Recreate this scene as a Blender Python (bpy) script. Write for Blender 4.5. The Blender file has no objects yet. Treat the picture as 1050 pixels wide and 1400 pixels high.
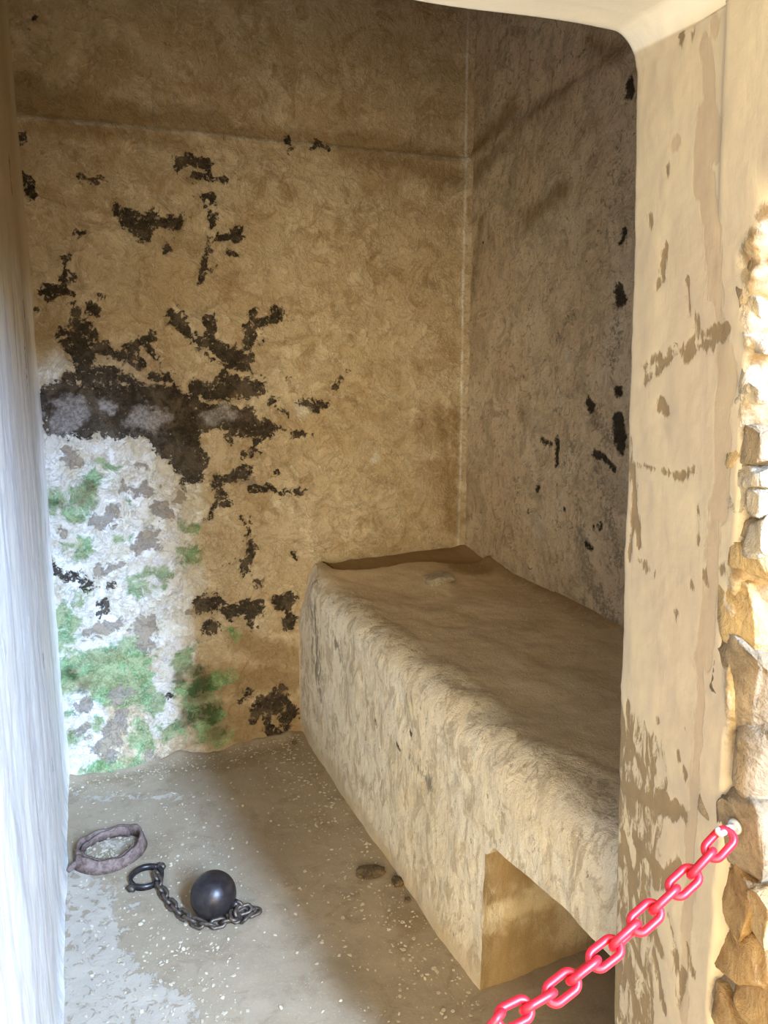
import bpy, bmesh, math, random
import numpy as np
from mathutils import Vector, Matrix

# ------------------------------------------------------------------ camera, world, lights
F, CX, CY, EYE = 1050.0, 525.0, 700.0, 1.5
PITCH = math.atan(215 / 1050.0)
YAW = math.radians(23.7)
FW = np.array([math.sin(YAW) * math.cos(PITCH), math.cos(YAW) * math.cos(PITCH), -math.sin(PITCH)])
RT = np.array([math.cos(YAW), -math.sin(YAW), 0.0])
UP = np.cross(RT, FW)
scene = bpy.context.scene
COL = scene.collection

cam_d = bpy.data.cameras.new('camera')
cam_d.sensor_fit = 'HORIZONTAL'
cam_d.sensor_width = 36.0
cam_d.lens = 36.0 * F / 1050.0
cam_d.clip_start = 0.02
cam = bpy.data.objects.new('camera', cam_d)
COL.objects.link(cam)
cam.location = (0, 0, EYE)
cam.rotation_euler = (math.pi / 2 - PITCH, 0, -YAW)
scene.camera = cam

world = bpy.data.worlds.new('sky')
scene.world = world
world.use_nodes = True
world.node_tree.nodes['Background'].inputs[0].default_value = (0.55, 0.75, 1.0, 1)
world.node_tree.nodes['Background'].inputs[1].default_value = 0.25


def area_light(name, loc, target, sx, sy, power, color):
    d = bpy.data.lights.new(name, 'AREA')
    d.shape = 'RECTANGLE'
    d.size, d.size_y = sx, sy
    d.energy = power
    d.color = color
    o = bpy.data.objects.new(name, d)
    COL.objects.link(o)
    o.location = loc
    o.rotation_euler = (Vector(target) - Vector(loc)).to_track_quat('-Z', 'Y').to_euler()
    return o


# cool daylight standing in the tall narrow window of the gallery wall behind the camera
SLIT = (1.05, -3.02, 3.50)
area_light('window_daylight', SLIT, (SLIT[0], 0, SLIT[2]), 0.36, 2.3, 1450, (0.40, 0.62, 1.0))
# warm fill lamps added in the gallery's arch and open end, both unseen
area_light('warm_fill_arch', (-1.2, -3.02, 1.3), (-1.2, 0, 1.3), 2.6, 2.2, 330, (1.0, 0.81, 0.44))
area_light('warm_fill_end', (-3.12, -1.3, 1.35), (0, -1.3, 1.35), 2.2, 2.3, 50, (1.0, 0.82, 0.54))
scene.cycles.max_bounces = 8
scene.cycles.diffuse_bounces = 6
scene.cycles.glossy_bounces = 2

scene.view_settings.view_transform = 'Standard'
scene.view_settings.look = 'None'
scene.view_settings.gamma = 1.0
scene.view_settings.use_curve_mapping = False
scene.view_settings.exposure = 0.0

rnd = random.Random(7)
RNG = np.random.RandomState(11)


# ------------------------------------------------------------------ measuring helpers
def ray(x, y):
    return FW * F + RT * (x - CX) - UP * (y - CY)


def onz(x, y, z=0.0):
    d = ray(x, y)
    return np.array([0, 0, EYE]) + d * ((z - EYE) / d[2])


def ony(x, y, Y):
    d = ray(x, y)
    return np.array([0, 0, EYE]) + d * (Y / d[1])


def onx(x, y, X):
    d = ray(x, y)
    return np.array([0, 0, EYE]) + d * (X / d[0])


def smooth(a, b, x):
    t = np.clip((x - a) / (b - a), 0, 1)
    return t * t * (3 - 2 * t)


_LAT = RNG.rand(256, 256)


def vnoise(u, v):
    iu, iv = np.floor(u).astype(int), np.floor(v).astype(int)
    fu, fv = u - iu, v - iv
    fu, fv = fu * fu * (3 - 2 * fu), fv * fv * (3 - 2 * fv)
    a = _LAT[iu & 255, iv & 255]
    b = _LAT[(iu + 1) & 255, iv & 255]
    c = _LAT[iu & 255, (iv + 1) & 255]
    d = _LAT[(iu + 1) & 255, (iv + 1) & 255]
    return (a * (1 - fu) + b * fu) * (1 - fv) + (c * (1 - fu) + d * fu) * fv - 0.5


def fbm(u, v, f=4.0, o=5, rough=0.55, seed=0):
    u = np.asarray(u, float) + seed * 7.31
    v = np.asarray(v, float) - seed * 3.77
    s, a, t = 0, 1.0, 0
    for i in range(o):
        s = s + a * vnoise(u * f + i * 17.3, v * f + i * 5.1)
        t += a
        a *= rough
        f *= 2.03
    return s / t * 1.6


def spots_field(u, v, spots, warp=0.012, clip=0.05, seed=0, gain=10.0):
    """soft signed field of a list of capsules (u0,v0,u1,v1,r): positive inside"""
    wu = u + warp * fbm(u, v, 14, 4, 0.6, seed + 1)
    wv = v + warp * fbm(u, v, 14, 4, 0.6, seed + 2)
    best = np.full(u.shape, clip)
    for (a, b, c, d, r) in spots:
        m = (abs(u - (a + c) / 2) < abs(a - c) / 2 + r + clip + .02) & (abs(v - (b + d) / 2) < abs(b - d) / 2 + r + clip + .02)
        if not m.any():
            continue
        pu, pv = wu[m] - a, wv[m] - b
        ex, ey = c - a, d - b
        L = ex * ex + ey * ey
        t = np.clip((pu * ex + pv * ey) / L, 0, 1) if L > 1e-9 else 0
        dd = np.hypot(pu - t * ex, pv - t * ey) - r
        best[m] = np.minimum(best[m], dd)
    return -np.clip(best, -clip, clip) * gain


def px_spots(lst, fn, ax, scale):
    """capsules measured on the photograph brought into wall metres"""
    out = []
    for s in lst:
        if len(s) == 3:
            x0, y0, r = s
            x1, y1 = x0, y0
        else:
            x0, y0, x1, y1, r = s
        p, q = fn(x0, y0), fn(x1, y1)
        out.append((p[ax[0]], p[ax[1]], q[ax[0]], q[ax[1]], r * scale))
    return out


# ------------------------------------------------------------------ mesh helpers
def tag(o, label=None, cat=None, group=None, kind=None):
    if label: o['label'] = label
    if cat: o['category'] = cat
    if group: o['group'] = group
    if kind: o['kind'] = kind
    return o


def link(name, mesh, mat=None, parent=None):
    o = bpy.data.objects.new(name, mesh)
    COL.objects.link(o)
    if mat is not None and not mesh.materials:
        mesh.materials.append(mat)
    if parent is not None:
        o.parent = parent
    return o


def empty(name, loc=(0, 0, 0)):
    o = bpy.data.objects.new(name, None)
    o.empty_display_size = 0.05
    COL.objects.link(o)
    o.location = loc
    return o


def raw_mesh(name, verts, faces, attrs=None, smooth_shade=True):
    me = bpy.data.meshes.new(name)
    me.from_pydata([tuple(v) for v in verts], [], [tuple(f) for f in faces])
    if smooth_shade:
        me.polygons.foreach_set('use_smooth', [True] * len(me.polygons))
    for k, a in (attrs or {}).items():
        at = me.attributes.new(k, 'FLOAT', 'POINT')
        at.data.foreach_set('value', np.asarray(a, np.float32).ravel())
    me.update()
    return me


def grids_mesh(name, grids):
    """several (n,m,3) grids, each with its attribute dict, become one mesh"""
    V, Fq, A, base = [], [], {}, 0
    keys = set(k for _, a, _ in grids for k in a)
    for P, a, flip in grids:
        n, m = P.shape[:2]
        V.append(P.reshape(-1, 3))
        idx = np.arange(n * m).reshape(n, m) + base
        q = np.stack([idx[:-1, :-1], idx[1:, :-1], idx[1:, 1:], idx[:-1, 1:]], -1).reshape(-1, 4)
        if flip:
            q = q[:, ::-1]
        Fq.append(q)
        for k in keys:
            A.setdefault(k, []).append(np.asarray(a.get(k, np.full((n, m), -0.5))).reshape(-1))
        base += n * m
    V = np.concatenate(V)
    Fq = np.concatenate(Fq)
    me = bpy.data.meshes.new(name)
    me.vertices.add(len(V))
    me.vertices.foreach_set('co', V.astype(np.float32).ravel())
    me.loops.add(len(Fq) * 4)
    me.loops.foreach_set('vertex_index', Fq.astype(np.int32).ravel())
    me.polygons.add(len(Fq))
    me.polygons.foreach_set('loop_start', np.arange(0, len(Fq) * 4, 4, dtype=np.int32))
    me.polygons.foreach_set('loop_total', np.full(len(Fq), 4, np.int32))
    me.polygons.foreach_set('use_smooth', np.ones(len(Fq), bool))
    for k in keys:
        at = me.attributes.new(k, 'FLOAT', 'POINT')
        at.data.foreach_set('value', np.concatenate(A[k]).astype(np.float32))
    me.update(calc_edges=True)
    me.validate()
    return me


def box_mesh(name, x0, x1, y0, y1, z0, z1):
    v = [(x, y, z) for x in (x0, x1) for y in (y0, y1) for z in (z0, z1)]
    f = [(0, 1, 3, 2), (4, 6, 7, 5), (0, 4, 5, 1), (2, 3, 7, 6), (0, 2, 6, 4), (1, 5, 7, 3)]
    return raw_mesh(name, v, f, smooth_shade=False)


def tube(path, rad, n=10, closed=False, up=(0, 0, 1), squash=1.0):
    """verts/faces of a tube along points; rad number or list"""
    P = [Vector(p) for p in path]
    N = len(P)
    rads = rad if isinstance(rad, (list, tuple)) else [rad] * N
    V, Fc = [], []
    for i, p in enumerate(P):
        a = P[(i - 1) % N] if (closed or i > 0) else p
        b = P[(i + 1) % N] if (closed or i < N - 1) else p
        t = (b - a).normalized()
        u = Vector(up) - t * t.dot(Vector(up))
        if u.length < 1e-4:
            u = t.orthogonal()
        u.normalize()
        w = t.cross(u)
        for k in range(n):
            an = 2 * math.pi * k / n
            V.append(p + u * (math.cos(an) * rads[i]) + w * (math.sin(an) * rads[i] * squash))
    rng = range(N if closed else N - 1)
    for i in rng:
        j = (i + 1) % N
        for k in range(n):
            l = (k + 1) % n
            Fc.append((i * n + k, i * n + l, j * n + l, j * n + k))
    if not closed:
        Fc.append(tuple(range(n))[::-1])
        Fc.append(tuple((N - 1) * n + k for k in range(n)))
    return V, Fc


def join_vf(parts):
    V, Fc = [], []
    for v, f in parts:
        b = len(V)
        V += list(v)
        Fc += [tuple(i + b for i in q) for q in f]
    return V, Fc


# ------------------------------------------------------------------ materials
class NT:
    def __init__(self, name):
        self.m = bpy.data.materials.new(name)
        self.m.use_nodes = True
        self.t = self.m.node_tree
        self.b = self.t.nodes['Principled BSDF']
        self.co = self.n('ShaderNodeTexCoord').outputs['Object']

    def n(self, typ, **kw):
        nd = self.t.nodes.new(typ)
        for k, v in kw.items():
            setattr(nd, k, v)
        return nd

    def l(self, a, b):
        self.t.links.new(a, b)

    def val(self, sock, v):
        if isinstance(v, bpy.types.NodeSocket):
            self.l(v, sock)
        else:
            sock.default_value = v

    def mapping(self, scale=(1, 1, 1), rot=(0, 0, 0), loc=(0, 0, 0)):
        m = self.n('ShaderNodeMapping')
        m.inputs['Scale'].default_value = scale
        m.inputs['Rotation'].default_value = rot
        m.inputs['Location'].default_value = loc
        self.l(self.co, m.inputs['Vector'])
        return m.outputs[0]

    def noise(self, scale, detail=6, rough=0.6, dist=0.0, vec=None):
        nd = self.n('ShaderNodeTexNoise')
        nd.inputs['Scale'].default_value = scale
        nd.inputs['Detail'].default_value = detail
        nd.inputs['Roughness'].default_value = rough
        nd.inputs['Distortion'].default_value = dist
        self.l(vec or self.co, nd.inputs['Vector'])
        return nd.outputs['Fac']

    def voronoi(self, scale, feature='F1', vec=None, out='Distance'):
        nd = self.n('ShaderNodeTexVoronoi', feature=feature)
        nd.inputs['Scale'].default_value = scale
        self.l(vec or self.co, nd.inputs['Vector'])
        return nd.outputs[out]

    def attr(self, name):
        nd = self.n('ShaderNodeAttribute', attribute_name=name)
        return nd.outputs['Fac']

    def math(self, op, a, b=0.0, c=None):
        nd = self.n('ShaderNodeMath', operation=op)
        self.val(nd.inputs[0], a)
        self.val(nd.inputs[1], b)
        if c is not None:
            self.val(nd.inputs[2], c)
        return nd.outputs[0]

    def ramp(self, v, lo, hi, a=0.0, b=1.0):
        nd = self.n('ShaderNodeMapRange', interpolation_type='SMOOTHSTEP')
        self.val(nd.inputs['Value'], v)
        nd.inputs['From Min'].default_value = lo
        nd.inputs['From Max'].default_value = hi
        nd.inputs['To Min'].default_value = a
        nd.inputs['To Max'].default_value = b
        return nd.outputs[0]

    def mix(self, f, a, b, mode='MIX'):
        nd = self.n('ShaderNodeMix', data_type='RGBA', blend_type=mode)
        self.val(nd.inputs[0], f)
        for s, v in ((nd.inputs[6], a), (nd.inputs[7], b)):
            if isinstance(v, bpy.types.NodeSocket):
                self.l(v, s)
            else:
                s.default_value = (v[0], v[1], v[2], 1)
        return nd.outputs[2]

    def bump(self, h, strength=0.5, dist=0.01, prev=None):
        nd = self.n('ShaderNodeBump')
        nd.inputs['Strength'].default_value = strength
        nd.inputs['Distance'].default_value = dist
        self.l(h, nd.inputs['Height'])
        if prev is not None:
            self.l(prev, nd.inputs['Normal'])
        return nd.outputs[0]

    def out(self, color, rough=0.9, normal=None, spec=0.2, metal=0.0):
        self.val(self.b.inputs['Base Color'], color if isinstance(color, bpy.types.NodeSocket) else (*color, 1))
        self.val(self.b.inputs['Roughness'], rough)
        self.b.inputs['Specular IOR Level'].default_value = spec
        self.b.inputs['Metallic'].default_value = metal
        if normal is not None:
            self.l(normal, self.b.inputs['Normal'])
        return self.m


def mask(t, name, n1, amp, soft=0.03, bias=0.0):
    """thresholded attribute field roughened by a noise"""
    v = t.math('MULTIPLY_ADD', t.math('SUBTRACT', n1, 0.5), amp, t.attr(name))
    return t.ramp(v, bias - soft, bias + soft)


def mat_back():
    t = NT('old_limewash_back')
    big = t.noise(2.2, 4, 0.6, 0.6)
    mid = t.noise(9, 7, 0.65, 1.2)
    fine = t.noise(38, 8, 0.7, 0.8)
    grain = t.noise(160, 4, 0.6)
    c = t.mix(t.ramp(big, 0.35, 0.65), (0.57, 0.43, 0.265), (0.67, 0.55, 0.385))
    c = t.mix(t.math('MULTIPLY', t.ramp(t.noise(5, 7, 0.66, 1.0), 0.49, 0.62), 0.6), c, (0.40, 0.28, 0.155))
    c = t.mix(t.math('MULTIPLY', t.ramp(t.noise(7.5, 7, 0.66, 0.8, t.mapping(loc=(3, 1, 2))), 0.52, 0.62), 0.5), c, (0.76, 0.64, 0.46))
    c = t.mix(t.math('MULTIPLY', t.ramp(t.noise(30, 8, 0.72, 0.4, t.mapping(loc=(5, 2, 7))), 0.63, 0.68), 0.7), c, (0.25, 0.165, 0.085))
    c = t.mix(t.math('MULTIPLY', t.ramp(mid, 0.50, 0.66), 0.75), c, (0.40, 0.265, 0.14))
    c = t.mix(t.math('MULTIPLY', t.ramp(fine, 0.53, 0.70), 0.45), c, (0.34, 0.24, 0.13))
    c = t.mix(t.math('MULTIPLY', t.ramp(t.noise(22, 6, 0.6, 2.0), 0.57, 0.66), 0.45), c, (0.78, 0.70, 0.55))
    # white lime where the whitewash bloomed
    pale = mask(t, 'pale', mid, 0.5, 0.2)
    lime = t.mix(t.ramp(t.noise(16, 7, 0.68, 0.6), 0.42, 0.60), (0.90, 0.88, 0.83), (0.74, 0.68, 0.54))
    lime = t.mix(t.math('MULTIPLY', t.ramp(t.noise(34, 8, 0.74, 0.6), 0.55, 0.62), 0.5), lime, (0.40, 0.37, 0.33))
    c = t.mix(t.math('MULTIPLY', pale, 0.95), c, lime)
    # rusty brown staining, with the lintel's shade put into it above the ledge
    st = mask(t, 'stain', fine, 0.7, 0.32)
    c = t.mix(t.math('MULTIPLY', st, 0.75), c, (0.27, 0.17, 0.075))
    # algae
    gnoise = t.noise(20, 8, 0.70, 0.8)
    gv = t.math('MULTIPLY_ADD', t.math('SUBTRACT', gnoise, 0.5), 1.5, t.attr('green'))
    rim = t.math('MULTIPLY', t.ramp(gv, -0.22, -0.06), t.ramp(gv, 0.10, 0.0))
    c = t.mix(t.math('MULTIPLY', t.math('MULTIPLY', rim, pale), 0.8), c, (0.80, 0.77, 0.70))
    gn = t.ramp(gv, -0.12, 0.16)
    gcol = t.mix(t.ramp(t.noise(17, 6, 0.7), 0.38, 0.62), (0.085, 0.21, 0.06), (0.27, 0.44, 0.20))
    gcol = t.mix(t.math('MULTIPLY', t.ramp(grain, 0.5, 0.62), 0.45), gcol, (0.50, 0.58, 0.38))
    c = t.mix(t.math('MULTIPLY', gn, 0.88), c, gcol)
    dg = mask(t, 'moss', t.noise(45, 8, 0.75), 0.7, 0.2)
    c = t.mix(t.math('MULTIPLY', dg, 0.85), c, (0.045, 0.068, 0.024))
    # grey render laid bare
    gy = mask(t, 'grey', t.noise(30, 7, 0.68, 0.6), 1.2, 0.05)
    c = t.mix(t.math('MULTIPLY', gy, 0.92), c, t.mix(grain, (0.20, 0.16, 0.12), (0.42, 0.36, 0.30)))
    # dark layer under the lost plaster
    dn = t.noise(26, 7, 0.66, 0.5)
    dk = mask(t, 'dark', dn, 1.25, 0.03)
    dk = t.math('MULTIPLY', dk, t.ramp(t.math('MULTIPLY_ADD', t.attr('dark'), -0.22, t.noise(62, 7, 0.72)), 0.58, 0.53))
    dcol = t.mix(t.ramp(t.noise(55, 6, 0.7), 0.35, 0.7), (0.018, 0.013, 0.009), (0.066, 0.049, 0.034))
    dcol = t.mix(t.math('MULTIPLY', t.ramp(t.noise(15, 6, 0.68, 0.5), 0.48, 0.60), 0.65), dcol, (0.135, 0.100, 0.068))
    dcol = t.mix(t.math('MULTIPLY', t.ramp(t.noise(90, 6, 0.75), 0.57, 0.68), 0.30), dcol, (0.30, 0.24, 0.17))
    c = t.mix(t.math('MULTIPLY', dk, 0.96), c, dcol)
    # salt bloom on the dark layer
    bl = mask(t, 'bloom', t.noise(22, 8, 0.72), 1.3, 0.16)
    c = t.mix(t.math('MULTIPLY', bl, 0.85), c, t.mix(t.ramp(t.noise(90, 6, 0.7), 0.4, 0.62), (0.26, 0.23, 0.22), (0.46, 0.42, 0.40)))
    h = t.math('ADD', t.math('MULTIPLY', mid, 0.8), t.math('MULTIPLY', fine, 0.5))
    h = t.math('SUBTRACT', h, t.math('MULTIPLY', dk, 0.35))
    h = t.math('SUBTRACT', h, t.math('MULTIPLY', gy, 0.18))
    h = t.math('ADD', h, t.math('MULTIPLY', grain, 0.14))
    rg = t.math('ABSOLUTE', t.math('SUBTRACT', t.noise(11, 7, 0.62, 1.6), 0.5))
    rgm = t.ramp(rg, 0.022, 0.0)
    c = t.mix(t.math('MULTIPLY', rgm, t.ramp(big, 0.4, 0.6, 0.0, 0.18)), c, (0.24, 0.16, 0.085))
    h = t.math('SUBTRACT', h, t.math('MULTIPLY', rgm, 0.10))
    flk = t.ramp(t.noise(13, 8, 0.7, 0.4), 0.47, 0.50)
    bare = t.math('SUBTRACT', 1.0, dk)
    c = t.mix(t.math('MULTIPLY', t.math('MULTIPLY', flk, bare), 0.30), c, (0.46, 0.34, 0.20), 'MIX')
    h = t.math('SUBTRACT', h, t.math('MULTIPLY', flk, 0.12))
    return t.out(c, 0.93, t.bump(h, 0.8, 0.016), 0.12)


def mat_right():
    t = NT('old_limewash_right')
    sl = t.mapping((1, 1, 0.8), (math.radians(35), 0, 0))
    big = t.noise(2.6, 4, 0.6, 0.6)
    mid = t.noise(11, 8, 0.68, 1.4, sl)
    fine = t.noise(42, 8, 0.74, 1.0, sl)
    grain = t.noise(170, 4, 0.6)
    c = t.mix(t.ramp(big, 0.35, 0.65), (0.66, 0.51, 0.33), (0.76, 0.63, 0.44))
    c = t.mix(t.math('MULTIPLY', t.ramp(mid, 0.47, 0.66), 0.65), c, (0.36, 0.26, 0.16))
    c = t.mix(t.math('MULTIPLY', t.ramp(t.noise(26, 7, 0.65, 2.0), 0.55, 0.64), 0.5), c, (0.76, 0.70, 0.57))
    c = t.mix(t.math('MULTIPLY', t.ramp(fine, 0.54, 0.64), 0.62), c, (0.23, 0.16, 0.09))
    st = mask(t, 'stain', fine, 0.7, 0.35)
    c = t.mix(t.math('MULTIPLY', st, 0.7), c, (0.26, 0.16, 0.07))
    pl = mask(t, 'pale', mid, 0.7, 0.3)
    c = t.mix(t.math('MULTIPLY', pl, 0.6), c, (0.70, 0.65, 0.56))
    gy = mask(t, 'grey', t.noise(44, 8, 0.76, 0.8), 2.4, 0.10, 0.12)
    gy = t.math('MULTIPLY', gy, t.ramp(t.noise(80, 7, 0.75), 0.40, 0.55))
    c = t.mix(t.math('MULTIPLY', gy, 0.75), c, t.mix(grain, (0.10, 0.085, 0.06), (0.26, 0.23, 0.17)))
    c = t.mix(t.math('MULTIPLY', t.ramp(t.noise(34, 8, 0.76, 0.6, t.mapping(loc=(1, 4, 2))), 0.60, 0.64), 0.75), c, (0.16, 0.11, 0.06))
    c = t.mix(t.math('MULTIPLY', t.ramp(t.noise(7, 7, 0.66, 0.8, t.mapping(loc=(4, 4, 2))), 0.50, 0.62), 0.45), c, (0.40, 0.32, 0.21))
    dk = mask(t, 'dark', t.noise(60, 8, 0.75), 0.6, 0.04)
    c = t.mix(t.math('MULTIPLY', dk, 0.95), c, (0.030, 0.022, 0.015))
    h = t.math('ADD', t.math('MULTIPLY', mid, 1.0), t.math('MULTIPLY', fine, 0.6))
    h = t.math('SUBTRACT', h, t.math('MULTIPLY', dk, 0.4))
    h = t.math('ADD', h, t.math('MULTIPLY', grain, 0.08))
    return t.out(c, 0.93, t.bump(h, 0.9, 0.018), 0.12)


def mat_left():
    t = NT('white_paint_left')
    vert = t.mapping((1, 1, 0.14))
    big = t.noise(3, 4, 0.6, 0.5)
    st = t.noise(16, 8, 0.7, 0.6, vert)
    fine = t.noise(50, 6, 0.7, 0.4)
    c = t.mix(t.ramp(big, 0.4, 0.6), (0.88, 0.86, 0.80), (0.90, 0.85, 0.76))
    c = t.mix(t.math('MULTIPLY', t.ramp(st, 0.47, 0.52), 0.8), c, (0.74, 0.71, 0.68))
    c = t.mix(t.math('MULTIPLY', t.ramp(st, 0.58, 0.60), 0.8), c, (0.60, 0.57, 0.54))
    c = t.mix(t.math('MULTIPLY', t.ramp(t.noise(30, 8, 0.8, 0.3, vert), 0.665, 0.68), 0.9), c, (0.10, 0.085, 0.07))
    upper_tan = mask(t, 'upper_tan', t.noise(9, 5, 0.6), 0.5, 0.3)
    c = t.mix(upper_tan, c, (0.60, 0.48, 0.31))
    dk = mask(t, 'dark', fine, 0.5, 0.04)
    c = t.mix(dk, c, (0.03, 0.024, 0.018))
    h = t.math('ADD', t.ramp(st, 0.46, 0.53), t.math('MULTIPLY', fine, 0.5))
    return t.out(c, 0.85, t.bump(h, 0.22, 0.006), 0.2)


def mat_jamb():
    t = NT('jamb_limewash')
    vert = t.mapping((1, 1, 0.33), (math.radians(0), math.radians(8), 0))
    big = t.noise(4, 4, 0.6, 0.5)
    st = t.noise(22, 8, 0.68, 0.5, vert)
    fine = t.noise(90, 6, 0.7)
    c = t.mix(t.ramp(big, 0.38, 0.62), (0.56, 0.48, 0.35), (0.52, 0.43, 0.325))
    c = t.mix(t.math('MULTIPLY', t.ramp(st, 0.50, 0.58), 0.35), c, (0.60, 0.51, 0.36))
    und = mask(t, 'under', t.noise(34, 8, 0.66, 0.4, vert), 0.5, 0.035)
    c = t.mix(t.math('MULTIPLY', und, 0.85), c, t.mix(fine, (0.43, 0.33, 0.23), (0.48, 0.385, 0.28)))
    pe = mask(t, 'peel', t.noise(55, 8, 0.66, 0.6, vert), 0.62, 0.03)
    c = t.mix(t.math('MULTIPLY', pe, 0.95), c, t.mix(t.noise(60, 6, 0.7), (0.20, 0.14, 0.08), (0.31, 0.23, 0.135)))
    wh = t.ramp(t.attr('white'), -0.1, 0.3)
    c = t.mix(t.math('MULTIPLY', wh, 0.8), c, (0.80, 0.76, 0.68))
    raw = mask(t, 'raw', t.noise(45, 6, 0.7), 0.4, 0.06)
    rc = t.mix(t.ramp(t.noise(28, 8, 0.72, 0.8), 0.35, 0.65), (0.24, 0.16, 0.085), (0.52, 0.40, 0.25))
    c = t.mix(raw, c, rc)
    h = t.math('SUBTRACT', t.math('MULTIPLY', st, 0.3), t.math('MULTIPLY', pe, 0.5))
    h = t.math('SUBTRACT', h, t.math('MULTIPLY', und, 0.15))
    h = t.math('ADD', h, t.math('MULTIPLY', fine, 0.12))
    h = t.math('ADD', h, t.math('MULTIPLY', t.math('MULTIPLY', raw, t.noise(50, 8, 0.75)), 1.4))
    return t.out(c, 0.88, t.bump(h, 0.5, 0.006), 0.15)


def mat_bench():
    t = NT('bench_plaster')
    sl = t.mapping((1, 1, 0.45), (math.radians(-25), 0, 0))
    big = t.noise(2.5, 4, 0.6, 0.6)
    mid = t.noise(10, 7, 0.65, 0.8)
    fine = t.noise(42, 8, 0.72, 0.8, sl)
    grain = t.noise(190, 4, 0.6)
    c = t.mix(t.ramp(big, 0.36, 0.64), (0.80, 0.67, 0.48), (0.87, 0.77, 0.61))
    c = t.mix(t.math('MULTIPLY', t.ramp(mid, 0.50, 0.68), 0.45), c, (0.50, 0.37, 0.22))
    c = t.mix(t.math('MULTIPLY', t.ramp(t.noise(22, 8, 0.72, 1.0, sl), 0.50, 0.58), 0.60), c, (0.44, 0.34, 0.22))
    c = t.mix(t.math('MULTIPLY', t.ramp(fine, 0.56, 0.64), 0.5), c, (0.80, 0.74, 0.62))
    c = t.mix(t.math('MULTIPLY', t.ramp(t.noise(50, 8, 0.75, 0.5, sl), 0.60, 0.65), 0.75), c, (0.20, 0.14, 0.09))
    gy = mask(t, 'grey', t.noise(40, 8, 0.74, 0.6, t.mapping((1, 1, 0.3))), 2.2, 0.12, 0.12)
    c = t.mix(t.math('MULTIPLY', gy, 0.75), c, (0.20, 0.17, 0.13))
    # trodden dust on top
    du = mask(t, 'dust', mid, 0.6, 0.28)
    dcol = t.mix(t.ramp(t.noise(6, 6, 0.65), 0.35, 0.65), (0.56, 0.44, 0.28), (0.66, 0.53, 0.37))
    dcol = t.mix(t.math('MULTIPLY', t.ramp(grain, 0.55, 0.7), 0.3), dcol, (0.58, 0.47, 0.32))
    c = t.mix(t.math('MULTIPLY', du, 0.95), c, dcol)
    st = mask(t, 'stain', fine, 0.5, 0.22)
    c = t.mix(t.math('MULTIPLY', st, 0.85), c, (0.27, 0.17, 0.075))
    dk = mask(t, 'dark', fine, 0.4, 0.05)
    c = t.mix(dk, c, (0.045, 0.03, 0.018))
    inv = t.math('SUBTRACT', 1.0, t.math('MULTIPLY', du, 0.75))
    h = t.math('MULTIPLY', t.math('ADD', t.math('MULTIPLY', mid, 0.8), t.math('MULTIPLY', fine, 0.6)), inv)
    h = t.math('ADD', h, t.math('MULTIPLY', grain, 0.12))
    return t.out(c, 0.93, t.bump(h, 0.9, 0.018), 0.12)


def mat_floor():
    t = NT('beaten_floor')
    big = t.noise(1.8, 5, 0.6, 0.5)
    mid = t.noise(12, 8, 0.7, 0.8)
    grain = t.noise(140, 6, 0.7)
    c = t.mix(t.ramp(big, 0.35, 0.65), (0.31, 0.237, 0.155), (0.375, 0.295, 0.20))
    c = t.mix(t.math('MULTIPLY', t.ramp(mid, 0.5, 0.64), 0.6), c, (0.25, 0.185, 0.115))
    c = t.mix(t.math('MULTIPLY', t.ramp(grain, 0.52, 0.68), 0.30), c, (0.50, 0.42, 0.31))
    wet = mask(t, 'flaky', t.noise(34, 8, 0.74, 0.5), 2.6, 0.06, 0.30)
    c = t.mix(t.math('MULTIPLY', wet, 0.4), c, (0.62, 0.57, 0.50))
    dk = mask(t, 'dirt', t.noise(30, 8, 0.75), 0.8, 0.25)
    c = t.mix(t.math('MULTIPLY', dk, 0.7), c, (0.25, 0.18, 0.10))
    h = t.math('ADD', t.math('MULTIPLY', mid, 0.5), t.math('MULTIPLY', grain, 0.3))
    h = t.math('ADD', h, t.math('MULTIPLY', wet, 0.5))
    return t.out(c, 0.9, t.bump(h, 0.5, 0.006), 0.2)


def mat_simple(name, c1, c2, scale=20, rough=0.9, bump=0.4, bdist=0.006, spec=0.2, metal=0.0, detail=7):
    t = NT(name)
    a = t.noise(scale, detail, 0.68, 0.6)
    b = t.noise(scale * 4, 6, 0.7)
    c = t.mix(t.ramp(a, 0.35, 0.65), c1, c2)
    h = t.math('ADD', a, t.math('MULTIPLY', b, 0.5))
    return t.out(c, rough, t.bump(h, bump, bdist), spec, metal)


M_BACK, M_RIGHT, M_LEFT, M_JAMB, M_BENCH, M_FLOOR = mat_back(), mat_right(), mat_left(), mat_jamb(), mat_bench(), mat_floor()
M_SHELL = mat_simple('gallery_plaster', (0.60, 0.50, 0.37), (0.68, 0.58, 0.44), 5)
M_STONES = {
    'grey': mat_simple('brown_limestone', (0.22, 0.16, 0.10), (0.38, 0.29, 0.19), 26, 0.9, 0.9, 0.012),
    'ochre': mat_simple('ochre_sandstone', (0.38, 0.25, 0.11), (0.52, 0.38, 0.20), 22, 0.9, 0.9, 0.012),
    'orange': mat_simple('rusty_sandstone', (0.28, 0.16, 0.065), (0.48, 0.32, 0.15), 24, 0.9, 0.9, 0.012),
    'pale': mat_simple('pale_limestone', (0.42, 0.34, 0.24), (0.66, 0.58, 0.46), 34, 0.9, 1.0, 0.014),
}
M_IRON = mat_simple('dark_iron', (0.022, 0.019, 0.021), (0.045, 0.037, 0.038), 40, 0.36, 0.25, 0.002, 0.5, 0.5)
M_CHAIN = mat_simple('worn_iron', (0.06, 0.05, 0.045), (0.16, 0.12, 0.09), 60, 0.48, 0.3, 0.002, 0.5, 0.6)
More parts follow.
